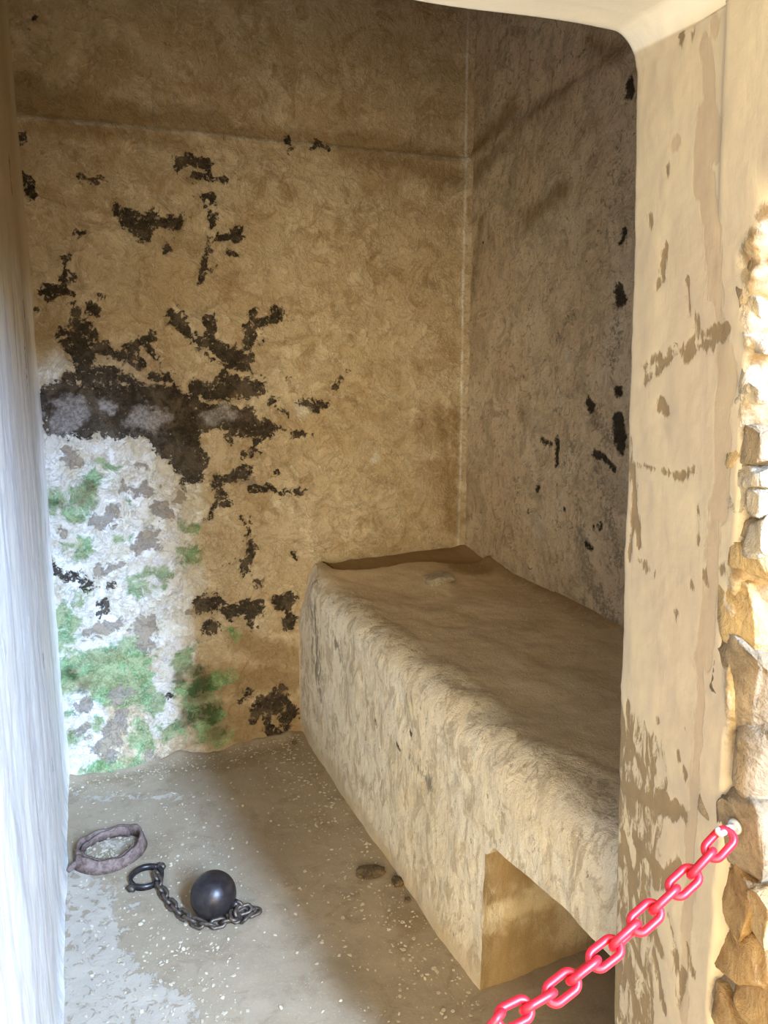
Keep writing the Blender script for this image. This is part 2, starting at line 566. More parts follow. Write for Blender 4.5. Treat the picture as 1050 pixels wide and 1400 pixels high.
M_RUST = mat_simple('rusted_band', (0.13, 0.085, 0.07), (0.27, 0.19, 0.16), 55, 0.85, 0.7, 0.004)
M_RED = mat_simple('red_plastic', (0.56, 0.008, 0.020), (0.62, 0.013, 0.028), 30, 0.40, 0.05, 0.001, 0.5)
M_ZINC = mat_simple('zinc_metal', (0.62, 0.62, 0.60), (0.75, 0.75, 0.72), 60, 0.35, 0.1, 0.001, 0.5, 0.6)
M_FLAKE = mat_simple('paint_flake', (0.46, 0.38, 0.26), (0.64, 0.56, 0.43), 15, 0.9, 0.2)
M_CLOD = mat_simple('earth_clod', (0.085, 0.058, 0.032), (0.19, 0.135, 0.08), 60, 0.95, 0.8)
M_STRAW = mat_simple('dry_straw', (0.26, 0.18, 0.09), (0.36, 0.26, 0.14), 40, 0.9, 0.2)

# ------------------------------------------------------------------ the cell: back wall
YB = 2.775
XR = 1.58
fb = lambda x, y: ony(x, y, YB)
S_B = 1 / 352.0

DARK = [(80, 560, 118, 566, 29), (120, 560, 235, 560, 31), (245, 560, 262, 640, 20), (225, 592, 258, 640, 17),
        (268, 532, 312, 533, 12), (312, 524, 350, 530, 13), (270, 572, 335, 575, 17), (330, 577, 363, 588, 10),
        (95, 512, 170, 518, 8), (205, 514, 232, 515, 5), (82, 455, 100, 450, 5), (106, 452, 116, 488, 11),
        (126, 465, 140, 476, 8), (93, 470, 108, 500, 7), (160, 486, 176, 478, 7), (176, 476, 205, 462, 7),
        (205, 464, 212, 488, 5), (178, 482, 186, 496, 5), (236, 430, 254, 452, 8), (288, 440, 285, 470, 7),
        (275, 470, 300, 480, 9), (300, 486, 335, 490, 10), (331, 480, 340, 466, 6), (345, 460, 345, 448, 6),
        (350, 442, 374, 440, 5), (380, 433, 8), (348, 430, 4), (415, 551, 438, 556, 6), (371, 548, 4), (387, 563, 3),
        (378, 589, 4), (405, 591, 416, 595, 5), (350, 592, 347, 616, 5), (333, 618, 4), (311, 599, 4),
        (300, 656, 335, 643, 7), (299, 660, 303, 690, 7), (295, 690, 284, 706, 2.5), (345, 668, 385, 674, 2),
        (387, 674, 408, 670, 4), (375, 650, 3), (339, 713, 346, 750, 3.5), (334, 772, 5), (345, 750, 334, 780, 4),
        (315, 768, 3), (352, 796, 4), (401, 757, 4), (275, 825, 297, 825, 11), (284, 856, 11), (306, 838, 330, 836, 8),
        (345, 835, 14), (341, 855, 7), (386, 825, 16), (396, 850, 11), (340, 946, 4), (360, 966, 386, 942, 9),
        (386, 950, 400, 975, 8), (366, 990, 373, 1010, 7), (352, 972, 9), (378, 965, 12), (392, 985, 9), (358, 955, 6), (380, 1000, 8), (345, 985, 4), (330, 955, 4), (47, 22, 2.5), (24, 188, 6), (31, 246, 40, 252, 6),
        (45, 268, 4), (110, 243, 132, 244, 2.5), (240, 224, 8), (262, 219, 280, 222, 9), (262, 240, 304, 246, 3.5),
        (275, 275, 297, 272, 3), (287, 282, 288, 345, 2.5), (165, 290, 196, 312, 8), (214, 300, 242, 305, 9),
        (225, 332, 233, 346, 3), (304, 325, 321, 318, 5), (318, 345, 3), (287, 357, 276, 382, 4), (90, 360, 88, 388, 5),
        (60, 400, 82, 394, 5), (112, 320, 3), (135, 398, 3), (395, 198, 3), (432, 201, 443, 204, 3.5), (66, 405, 86, 400, 5),
        (103, 430, 7), (128, 423, 8), (50, 425, 4), (72, 778, 84, 790, 4), (100, 786, 120, 800, 5), (148, 798, 4),
        (146, 822, 135, 842, 5), (548, 466, 2.5), (477, 503, 2.5), (456, 529, 3), (468, 516, 2), (400, 520, 3), (402, 600, 3), (230, 955, 4), (400, 1003, 3),
        (405, 515, 2)]
BLOOM = [(94, 566, 20), (145, 553, 9), (186, 578, 214, 575, 12), (284, 572, 312, 568, 8)]
GREY = [(95, 634, 13), (173, 672, 202, 668, 6), (136, 718, 160, 700, 8), (225, 702, 13), (250, 680, 7), (203, 742, 12),
        (130, 780, 165, 768, 6), (125, 866, 165, 852, 8), (196, 860, 17), (202, 880, 9), (165, 950, 14), (165, 985, 146, 1020, 13),
        (112, 962, 9), (116, 1000, 10), (205, 1030, 8), (85, 725, 5), (335, 660, 350, 662, 5), (265, 838, 4), (190, 640, 5)]
GREEN = [(82, 684, 16), (110, 686, 124, 664, 16), (96, 706, 12), (115, 748, 17), (168, 735, 9), (186, 800, 14), (206, 786, 11),
         (111, 811, 8), (83, 845, 22), (80, 880, 18), (90, 925, 26), (128, 910, 185, 902, 26), (150, 940, 190, 940, 26), (202, 962, 14),
         (196, 1008, 20), (110, 1050, 190, 1040, 8), (135, 985, 12), (95, 1005, 8), (268, 950, 28), (286, 990, 22), (252, 905, 14),
         (262, 760, 16), (255, 720, 10), (225, 790, 8), (240, 1000, 14), (300, 930, 14), (300, 1010, 14), (318, 870, 8), (92, 970, 8), (180, 690, 6), (150, 640, 8)]
MOSS = [(78, 690, 7), (122, 668, 9), (92, 922, 10), (110, 935, 10), (275, 945, 17), (285, 975, 18), (262, 985, 12), (300, 1000, 14), (270, 920, 12), (108, 680, 5), (245, 925, 10), (95, 1000, 4)]
STAIN_SHADE = [(340, 1000, 395, 985, 24), (320, 1015, 360, 1015, 12), (290, 930, 400, 930, 22), (300, 990, 390, 990, 30), (330, 880, 400, 900, 16), (320, 870, 345, 880, 14), (60, 150, 300, 168, 14),
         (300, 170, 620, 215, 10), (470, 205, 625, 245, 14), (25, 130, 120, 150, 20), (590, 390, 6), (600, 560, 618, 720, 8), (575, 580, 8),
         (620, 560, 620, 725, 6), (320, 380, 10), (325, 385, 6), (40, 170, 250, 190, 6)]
PALE = [(70, 620, 230, 640, 42), (80, 700, 210, 720, 60), (80, 790, 220, 800, 55), (100, 870, 210, 850, 40), (240, 840, 240, 900, 22),
        (220, 930, 230, 990, 18), (70, 500, 50, 560, 14), (110, 960, 110, 1040, 25), (515, 625, 5), (410, 565, 8)]


def wall_back():
    nx, nz = 310, 540
    X, Z = np.meshgrid(np.linspace(-0.22, 1.80, nx), np.linspace(-0.02, 3.25, nz))
    f = lambda L, w=0.014, s=1, c=.05: spots_field(X, Z, px_spots(L, fb, (0, 2), S_B), w, c, s)
    big = lambda L, g, a: [(*q[:-1], q[-1] * g + a) for q in L]
    at = dict(dark=f(big(DARK, 1.02, 0.9), 0.030, 1), bloom=f(big(BLOOM, 1.05, 0), 0.06, 3), grey=f(GREY, 0.05, 5), green=f(GREEN, 0.07, 7),
              moss=f(MOSS, 0.05, 9), stain=f(STAIN_SHADE, 0.04, 11), pale=f(PALE, 0.05, 13))
    Y = YB + 0.012 * fbm(X, Z, 1.7, 3) + 0.005 * fbm(X, Z, 9, 4, seed=3)
    Y = Y + 0.0035 * smooth(-0.1, 0.1, at['dark']) + 0.002 * smooth(-0.1, 0.1, at['grey'])
    ledge = 2.215 + 0.012 * X + 0.006 * fbm(X, Z * 0, 5, 3)
    Y = Y + 0.005 * smooth(0.0, 0.012, Z - ledge)
    at['pale'] = np.maximum(at['pale'], 0.6 * np.exp(-((Z - ledge) / 0.010) ** 2) - 0.4)
    at['pale'] = np.maximum(at['pale'], 0.55 * np.exp(-((X - XR + 0.022) / 0.008) ** 2) - 0.42)
    Y = Y - 0.007 * np.exp(-((Z - ledge + 0.006) / 0.011) ** 2) * (0.6 + 0.8 * fbm(X, Z * 0, 7, 3, seed=4))
    # the foot of the wall swells into the floor, the corners are rounded with trowelled plaster
    Y = Y - 0.035 * np.exp(-Z / 0.035)
    Y = Y - 0.03 * np.exp(-np.maximum(XR - X, 0) / 0.018)
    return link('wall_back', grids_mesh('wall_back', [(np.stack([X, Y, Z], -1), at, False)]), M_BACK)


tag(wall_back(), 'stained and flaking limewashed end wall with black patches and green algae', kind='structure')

# ------------------------------------------------------------------ right wall
fr = lambda x, y: onx(x, y, XR)
S_R = 1 / 420.0
R_DARK = [(852, 335, 856, 318, 4), (848, 395, 851, 410, 7), (862, 130, 862, 112, 6), (846, 575, 850, 610, 9), (815, 620, 828, 626, 5),
          (832, 632, 838, 640, 4), (803, 744, 808, 748, 4), (820, 720, 4), (812, 722, 3), (762, 600, 761, 632, 4), (741, 604, 753, 609, 3),
          (806, 550, 811, 556, 6), (845, 530, 848, 540, 5), (772, 700, 3), (659, 330, 3), (722, 700, 2), (640, 524, 3), (735, 672, 738, 664, 3)]
R_GREY = [(790, 680, 790, 700, 7), (790, 730, 800, 770, 16), (805, 790, 835, 840, 16), (830, 700, 845, 760, 16), (810, 560, 835, 600, 14),
          (735, 665, 742, 655, 6), (775, 640, 780, 600, 8), (700, 660, 712, 672, 8), (845, 420, 840, 500, 10), (820, 840, 845, 855, 8),
          (703, 205, 708, 195, 5), (725, 425, 728, 412, 5), (775, 440, 785, 430, 8), (765, 460, 8), (840, 250, 846, 200, 5), (830, 320, 845, 250, 5),
          (820, 640, 840, 680, 12), (765, 720, 8), (795, 820, 8)]
R_STAIN_SHADE = [(640, 250, 690, 195, 13), (690, 190, 780, 120, 8), (640, 215, 700, 150, 16), (660, 300, 640, 420, 8), (720, 300, 770, 260, 16), (715, 570, 8), (697, 525, 6),  # stains, with the shadow line along the ledge put into the colour
           (640, 700, 630, 730, 8), (632, 560, 628, 700, 8), (640, 60, 640, 200, 8), (800, 60, 850, 70, 10)]
R_PALE = [(740, 720, 10), (780, 490, 8)]


def wall_right():
    ny, nz = 330, 520
    Y, Z = np.meshgrid(np.linspace(0.60, 2.84, ny), np.linspace(-0.02, 3.25, nz))
    f = lambda L, w=0.014, s=1: spots_field(Y, Z, px_spots(L, fr, (1, 2), S_R), w, .05, s)
    at = dict(dark=f(R_DARK, 0.018, 21), grey=f(R_GREY, 0.04, 23), stain=f(R_STAIN_SHADE, 0.04, 25), pale=f(R_PALE, 0.05, 27))
    X = XR + 0.014 * fbm(Y, Z, 1.9, 3, seed=6) + 0.009 * fbm(Y, Z, 8, 5, seed=7)
    X = X + 0.003 * smooth(-0.1, 0.1, at['dark'])
    ledge = 2.235 + 0.10 * (YB - Y) + 0.02 * fbm(Y, Z * 0, 6, 3)
    X = X - 0.006 * np.exp(-((Z - ledge) / 0.03) ** 2) + 0.004 * smooth(0, 0.04, Z - ledge)
    return link('wall_right', grids_mesh('wall_right', [(np.stack([X, Y, Z], -1), at, True)]), M_RIGHT)


tag(wall_right(), 'mottled flaking side wall above the masonry bench', kind='structure')

# ------------------------------------------------------------------ left wall


def left_x(Y, Z):
    return -0.038 - 0.044 * (YB - Y) + 0.014 * smooth(0.4, 2.3, Z)


def wall_left():
    ny, nz = 260, 420
    Y, Z = np.meshgrid(np.linspace(0.66, 2.84, ny), np.linspace(-0.02, 3.25, nz))
    X = left_x(Y, Z) + 0.006 * fbm(Y, Z * 0.4, 3, 4, seed=8) + 0.003 * fbm(Y, Z, 16, 3, seed=9)
    X = X + 0.02 * np.exp(-np.maximum(YB - Y, 0) / 0.03) + 0.012 * np.exp(-Z / 0.03)
    upper_tan = smooth(1.50, 1.95, Z + 0.05 * fbm(Y, Z, 4, 3)) * 0.8 - 0.4  # wall turns tan towards the top
    dk = spots_field(Y, Z, [(2.5, 1.40, 2.5, 1.56, .004), (2.62, 1.62, 2.62, 1.66, .006), (2.3, .62, 2.3, .66, .006), (2.2, .35, 2.2, .38, .005),
                            (2.55, 1.95, 2.55, 2.05, .01), (2.4, .9, 2.4, .93, .004)], 0.01)
    return link('wall_left', grids_mesh('wall_left', [(np.stack([X, Y, Z], -1), dict(upper_tan=upper_tan, dark=dk), False)]), M_LEFT)


tag(wall_left(), 'peeling whitewashed side wall seen edge on', kind='structure')

# ------------------------------------------------------------------ floor and ceiling


def floor_h(X, Y):
    z = 0.006 * fbm(X, Y, 2.5, 3, seed=12) + 0.004 * fbm(X, Y, 11, 4, seed=13)
    d = np.maximum(YB - 0.03 - Y, 0)
    return z + 0.026 * np.exp(-d / 0.035) * (0.7 + fbm(X, Y, 9, 4, seed=20)) * smooth(0.9, 0.80, X)


def floor():
    xs = np.linspace(-0.25, 1.75, 300)
    ys = np.linspace(0.40, 2.86, 360)
    X, Y = np.meshgrid(xs, ys)
    Z = floor_h(X, Y)
    fl = px_spots([(100, 1200, 150, 1320, 35), (90, 1330, 200, 1390, 50), (150, 1155, 20), (110, 1090, 250, 1090, 14), (120, 1230, 20), (180, 1240, 12)], onz, (0, 1), 1 / 400.)
    di = px_spots([(405, 1010, 12), (300, 1050, 400, 1020, 10), (505, 1190, 14), (545, 1206, 10), (460, 1320, 480, 1360, 14), (560, 1260, 20), (130, 1068, 300, 1045, 6)], onz, (0, 1), 1 / 400.)
    at = dict(flaky=spots_field(X, Y, fl, 0.05, .05, 31), dirt=spots_field(X, Y, di, 0.04, .05, 33))
    X2, Y2 = np.meshgrid(np.linspace(-3.2, 2.6, 8), np.linspace(-3.3, 0.42, 8))
    Z2 = X2 * 0 - 0.002
    Xc = X2 * 0 - .5
    return link('floor', grids_mesh('floor', [(np.stack([X, Y, Z], -1), at, False), (np.stack([X2, Y2, Z2], -1), dict(flaky=Xc, dirt=Xc), False)]), M_FLOOR)


tag(floor(), 'dusty beaten floor strewn with paint flakes', kind='structure')
link('ceiling', box_mesh('ceiling', -0.3, 1.9, 0.6, 2.95, 3.2, 3.3), M_SHELL)['kind'] = 'structure'

# ------------------------------------------------------------------ front wall with the doorway
YF, YN = 0.78, 0.50                      # inner and outer face
SPLAY = 0.0725


def jamb_x(z):
    return 0.660 + 0.049 * (1.86 - z)


def reveal_pt(px, py):
    """point of the right reveal seen at a photo position"""
    p = None
    z = 1.2
    for _ in range(6):
        d = ray(px, py)
        # X = jamb_x(z) - k*(YF-Y)
        k = SPLAY / (YF - YN)
        t = (jamb_x(z) - k * YF) / (d[0] - k * d[1])
        p = np.array([0, 0, EYE]) + d * t
        z = p[2]
    return p


J_PEEL = [(886, 300, 887, 310, 2), (912, 230, 912, 236, 1.5), (884, 185, 886, 190, 2), (905, 350, 908, 338, 3), (940, 640, 955, 648, 2), (868, 690, 874, 745, 3), (948, 690, 952, 740, 1.5), (962, 780, 968, 800, 2), (880, 500, 900, 485, 4), (900, 500, 925, 470, 3), (960, 480, 990, 470, 3), (925, 1030, 935, 1060, 3), (940, 1290, 945, 1330, 3), (905, 345, 903, 385, 4), (898, 390, 5), (938, 380, 940, 430, 2), (900, 548, 912, 560, 8), (948, 440, 955, 460, 8), (955, 460, 995, 455, 6),
          (880, 520, 950, 460, 4), (935, 480, 985, 470, 5), (866, 640, 868, 700, 5), (862, 600, 860, 640, 2), (868, 636, 905, 642, 2.4), (905, 642, 925, 650, 2.4), (925, 650, 952, 638, 2.4), (866, 700, 862, 760, 4),
          (876, 765, 892, 780, 3), (922, 835, 5), (946, 800, 5), (985, 775, 5), (858, 955, 862, 1000, 5), (862, 1010, 880, 1060, 10), (880, 1040, 900, 1100, 6),
          (855, 1080, 930, 1110, 12), (900, 1080, 930, 1115, 10), (850, 1140, 870, 1230, 12), (865, 1150, 910, 1200, 12), (900, 1210, 930, 1180, 9),
          (850, 1250, 880, 1330, 12), (880, 1230, 905, 1300, 10), (860, 1330, 880, 1400, 12), (895, 1310, 910, 1380, 8), (915, 1250, 930, 1340, 5),
          (935, 40, 6), (928, 55, 4), (948, 45, 4), (936, 1000, 2.5), (900, 985, 2), (845, 1290, 845, 1390, 8), (930, 1380, 935, 1330, 6)]
J_UNDER = [(960, 60, 985, 200, 16), (965, 150, 960, 250, 24), (970, 250, 975, 400, 22), (985, 400, 985, 440, 14), (990, 480, 985, 700, 22), (975, 700, 965, 900, 20),
           (960, 900, 945, 1100, 14), (945, 1120, 935, 1390, 14), (925, 200, 12), (975, 30, 16)]
J_RAW = [(1030, 340, 1045, 420, 26), (1035, 420, 1035, 560, 26), (1030, 560, 1035, 700, 28), (1035, 700, 1030, 800, 32), (1025, 800, 1025, 880, 42), (1020, 880, 1020, 1050, 50),
         (1020, 1050, 1025, 1200, 45), (1030, 1200, 1030, 1300, 55), (1020, 1300, 1015, 1400, 60), (1000, 1400, 1010, 1500, 60), (1045, 290, 10)]


def wall_front():
    # path: up the right jamb, round the corner, along the soffit, down the left jamb
    path, nrm = [], []
    ztop = 1.860
    rc = 0.038
    for z in np.concatenate([np.linspace(-0.02, 0.55, 40, endpoint=False), np.linspace(0.55, ztop - rc, 330)]):
        path.append((jamb_x(z), z)); nrm.append((1, 0))
    for a in np.linspace(0, math.pi / 2, 14)[1:-1]:
        path.append((jamb_x(ztop) - rc + rc * math.cos(a), ztop - rc + rc * math.sin(a))); nrm.append((math.cos(a), math.sin(a)))
    xl = -0.128
    for x in np.linspace(jamb_x(ztop) - rc, xl + 0.06, 130):
        path.append((x, ztop - 0.010 * smooth(0.59, 0.36, x) + 0.05 * smooth(0.34, 0.10, x))); nrm.append((0, 1))
    zt = path[-1][1]
    for a in np.linspace(math.pi / 2, math.pi, 12)[1:-1]:
        path.append((xl + 0.06 + 0.06 * math.cos(a), zt - 0.06 + 0.06 * math.sin(a))); nrm.append((math.cos(a), math.sin(a)))
    for z in np.linspace(zt - 0.06, -0.02, 60):
        path.append((xl, z)); nrm.append((-1, 0))
    path, nrm = np.array(path), np.array(nrm)
    # section: outer face, rounded arris, reveal, rounded arris, inner face
    sec = [(o, YN) for o in (2.2, 1.6, 1.1, .8, .6, .5, .42, .36)] + [(o, YN) for o in np.linspace(.32, 0.012, 56)]
    r1 = 0.012
    for a in np.linspace(0, math.pi / 2, 6)[1:-1]:
        sec.append((r1 - r1 * math.sin(a), YN + r1 - r1 * math.cos(a)))
    sec += [(0, y) for y in np.linspace(YN + r1, YF - 0.010, 58)]
    r2 = 0.010
    for a in np.linspace(0, math.pi / 2, 6)[1:-1]:
        sec.append((r2 - r2 * math.cos(a), YF - r2 + r2 * math.sin(a)))
    sec += [(o, YF) for o in (0.010, .03, .06, .1, .2, .4, .7, 1.1, 1.6, 2.2)]
    sec = np.array(sec)
    O, Ys = sec[:, 0], sec[:, 1]
    off = O[None, :] - SPLAY * np.abs(nrm[:, 0:1]) * np.clip((YF - Ys) / (YF - YN), 0, 1)[None, :] * smooth(1.0, 0.0, O)[None, :]
    X = path[:, 0:1] + nrm[:, 0:1] * off
    Z = path[:, 1:2] + nrm[:, 1:2] * off
    Y = np.repeat(Ys[None, :], len(path), 0)
    right = (nrm[:, 0:1] > 0.9) & np.ones_like(X, bool)
    k = 1 / 1435.0
    # fields live in (depth along wall section, height)
    U = np.where(O[None, :] > 0.012, np.where(Ys[None, :] < YN + 0.05, YN - (O[None, :]), YF + O[None, :]), Y)
    fj = lambda L: px_spots(L, reveal_pt, (1, 2), k)
    un = lambda L, w, s: np.where(right, spots_field(U, Z, fj(L), w, .03, s, 14), -0.5)
    at = dict(peel=un([(*q[:-1], q[-1] * 1.35) for q in J_PEEL], 0.010, 41), under=un(J_UNDER, 0.014, 43), raw=un(J_RAW, 0.012, 45))
    lower = -0.36 + 0.37 * smooth(1.10, 1.00, Z) * smooth(YF - 0.165, YF - 0.10, U + 0.03 * fbm(U, Z, 8, 3))
    at['peel'] = np.where(right, np.maximum(at['peel'], lower), at['peel'])
    at['white'] = smooth(0.2, 0.8, nrm[:, 1:2]) * np.ones_like(X) - 0.4  # soffit whitened; bounced light from the gallery floor put into its colour
    # the outer face is bare rubble up to shoulder height
    bare = smooth(1.70, 1.64, Z + 0.03 * fbm(X, Z, 9, 3)) * (O[None, :] > 0.012) * (Ys[None, :] < YN + 0.03) * (nrm[:, 0:1] > 0.5)
    at['raw'] = np.maximum(at['raw'], bare - 0.5)
    raw = smooth(-0.1, 0.15, at['raw'])
    wob = 0.005 * fbm(U + path[:, 0:1] * 0.5, Z, 5, 3, seed=14) + 0.0025 * fbm(U, Z, 26, 4, seed=15)
    push = wob - 0.0012 * smooth(-.1, .1, at['peel']) * -1
    rough = raw * (0.005 + 0.026 * fbm(U, Z, 26, 5, 0.62, seed=16))
    onrev = (O[None, :] < 0.03)
    # below shoulder height the outer arris is broken away
    broke = smooth(1.67, 1.61, Z + 0.02 * fbm(U, Z, 12, 3, seed=18)) * right
    chip = broke * np.maximum(0.545 + 0.012 * fbm(U * 0 + 1, Z, 14, 4, seed=19) - np.where(O[None, :] > 0.012, YN, Y), 0) * 1.1 * smooth(0.10, 0.03, O)[None, :]
    front = (Ys[None, :] < YN + 0.03)
    X = X + nrm[:, 0:1] * np.where(onrev, push + rough, 0) + chip
    Z = Z + nrm[:, 1:2] * np.where(onrev, push, 0)
    Y = Y + np.where(front & (O[None, :] > 0.005), rough + 0.004 * fbm(X, Z, 6, 4, seed=17), 0)
    # a lump of thicker plaster on the outer edge near the top
    thick = (smooth(YF - 0.178, YF - 0.184, U) * smooth(1.62, 1.66, Z)) * right * 0.006
    X = X - thick * onrev
    P = np.stack([X, Y, Z], -1)
    return link('wall_front', grids_mesh('wall_front', [(P, at, False)]), M_JAMB)


WF = wall_front()
tag(WF, 'thick doorway wall with worn cream limewash and rubble showing at its edge', kind='structure')


# rubble in the broken edge of the doorway: every stone its own child
def stone_mesh(name, sx, sy, sz, seed, boxy=0.55, lumps=0.10):
    r = np.random.RandomState(seed)
    n, m = 22, 32
    th = np.linspace(0.001, math.pi - 0.001, n)
    ph = np.linspace(0, 2 * math.pi, m, endpoint=False)
    T, Pp = np.meshgrid(th, ph, indexing='ij')
    D = np.stack([np.sin(T) * np.cos(Pp), np.sin(T) * np.sin(Pp), np.cos(T)], -1)
    e = boxy
    S = np.sign(D) * np.abs(D) ** e
    S = S / np.maximum(np.max(np.abs(S), -1, keepdims=True) ** 0.4, 1e-6)
    for _ in range(7):          # chop facets
        nv = r.normal(size=3); nv /= np.linalg.norm(nv)
        dd = 0.72 + 0.25 * r.rand()
        over = np.maximum(S @ nv - dd, 0)
        S = S - over[..., None] * nv * 0.9
    sd = seed % 40
    nz = fbm(D[..., 0] * 1.3 + D[..., 2] * .7 + 5, D[..., 1] * 1.3 - D[..., 2] * .9 + 5, 2.2, 5, 0.6, sd)
    S = S * (1 + lumps * nz)[..., None]
    S = S * np.array([sx, sy, sz])
    V = list(S.reshape(-1, 3))
    Fc = []
    for i in range(n - 1):
        for j in range(m):
            k = (j + 1) % m
            Fc.append((i * m + j, (i + 1) * m + j, (i + 1) * m + k, i * m + k))
    return raw_mesh(name, V, Fc)


# (px0, py0, px1, py1, kind, tilt degrees)
STONES = [(1004, 330, 1024, 415, 'grey', 4), (1004, 408, 1030, 440, 'pale', 0), (1018, 455, 1044, 480, 'pale', 8), (1016, 488, 1030, 535, 'pale', 0),
          (1012, 522, 1034, 560, 'pale', 10), (1000, 575, 1022, 642, 'ochre', 3), (1020, 585, 1044, 635, 'grey', 0), (1002, 640, 1026, 704, 'pale', 4),
          (1022, 640, 1046, 672, 'pale', 0), (1024, 668, 1046, 706, 'pale', 0), (1004, 706, 1034, 745, 'grey', -10), (1020, 700, 1050, 762, 'pale', -12),
          (1002, 748, 1042, 792, 'ochre', 0), (976, 794, 1026, 882, 'ochre', 8), (966, 868, 1036, 1010, 'grey', 5), (964, 1000, 986, 1044, 'ochre', 0),
          (990, 985, 1032, 1110, 'grey', 5), (960, 1080, 984, 1122, 'grey', 0), (984, 1096, 1034, 1190, 'grey', -8), (980, 1196, 1024, 1282, 'orange', 8),
          (1016, 1212, 1050, 1290, 'ochre', 12), (966, 1280, 1046, 1350, 'orange', -28), (1000, 1330, 1060, 1400, 'orange', -25), (952, 1330, 1000, 1382, 'grey', -20),
          (980, 1385, 1040, 1440, 'orange', 0)]
for i, (x0, y0, x1, y1, kd, tilt) in enumerate(STONES):
    a, b = reveal_pt(x0, (y0 + y1) / 2), reveal_pt(x1, (y0 + y1) / 2)
    c, d = reveal_pt((x0 + x1) / 2, y0), reveal_pt((x0 + x1) / 2, y1)
    ctr = (a + b) / 2
    sy, sz = abs(a[1] - b[1]) / 2 * 1.18, abs(c[2] - d[2]) / 2 * 1.16
    o = link('stone', stone_mesh('stone', 0.026, sy, sz, 100 + i, 0.30, 0.16), M_STONES[kd], WF)
    o.location = (ctr[0] + 0.026, ctr[1], ctr[2])
    o.rotation_euler = (math.radians(tilt), 0, math.radians(-12))
# rubble of the outer face beyond the arris
z = 0.06
i = 0
while z < 1.60:
    hgt = rnd.uniform(0.07, 0.13)
    x = jamb_x(z) - SPLAY + 0.055 + rnd.uniform(0, 0.03)
    while x < 1.15:
        w = rnd.uniform(0.07, 0.16)
        o = link('stone', stone_mesh('stone', w / 2 * 0.97, 0.030, hgt / 2 * 0.96, 300 + i), M_STONES[rnd.choice(['pale', 'pale', 'ochre', 'grey'])], WF)
        o.location = (x + w / 2, YN + 0.014, z + hgt / 2 + rnd.uniform(-.008, .008))
        o.rotation_euler = (0, math.radians(rnd.uniform(-6, 6)), 0)
        x += w
        i += 1
    z += hgt

# ------------------------------------------------------------------ unseen gallery behind the camera; arch and open end added for the fill lamps
def holed_wall(name, x0, x1, z0, z1, y0, y1, holes):
    xs = sorted({x0, x1, *[h[0] for h in holes], *[h[1] for h in holes]})
    zs = sorted({z0, z1, *[h[2] for h in holes], *[h[3] for h in holes]})
    V, Fc = [], []
    for i in range(len(xs) - 1):
        for j in range(len(zs) - 1):
            cx, cz = (xs[i] + xs[i + 1]) / 2, (zs[j] + zs[j + 1]) / 2
            if any(h[0] < cx < h[1] and h[2] < cz < h[3] for h in holes):
                continue
            b = len(V)
            V += [(x, y, z) for x in (xs[i], xs[i + 1]) for y in (y0, y1) for z in (zs[j], zs[j + 1])]
            Fc += [tuple(b + k for k in f) for f in [(0, 1, 3, 2), (4, 6, 7, 5), (0, 4, 5, 1), (2, 3, 7, 6), (0, 2, 6, 4), (1, 5, 7, 3)]]
    return raw_mesh(name, V, Fc, smooth_shade=False)


o = link('wall_gallery', holed_wall('wall_gallery', -3.2, 2.6, 0, 5.0, -3.35, -3.0, [(-2.5, 0.1, 0.2, 2.4), (0.87, 1.23, 2.35, 4.65)]), M_SHELL)
tag(o, 'plain gallery wall behind the viewer with tall window and arch added for a fill lamp', kind='structure')
gl = holed_wall('wall_gallery_left', -3.3, 0.78, 0, 5.0, -3.3, -3.1, [(-2.4, -0.2, 0.2, 2.5)])
for v in gl.vertices:
    v.co.x, v.co.y = v.co.y, v.co.x
gl.flip_normals()
link('wall_gallery_left', gl, M_SHELL)['kind'] = 'structure'
for nm, bx in (('wall_gallery_right', (2.6, 2.7, -3.3, 0.78, 0, 5.0)),
               ('ceiling_gallery', (-3.3, 2.7, -3.35, 0.6, 5.0, 5.1))):
    link(nm, box_mesh(nm, *bx), M_SHELL)['kind'] = 'structure'

# ------------------------------------------------------------------ masonry bench
XB = 0.847          # front face
YP = 1.354          # end of the solid part


def bench_top(Y):
    return 0.672 + 0.055 * smooth(2.35, 2.80, Y) - 0.012 * smooth(2.2, 1.6, Y)


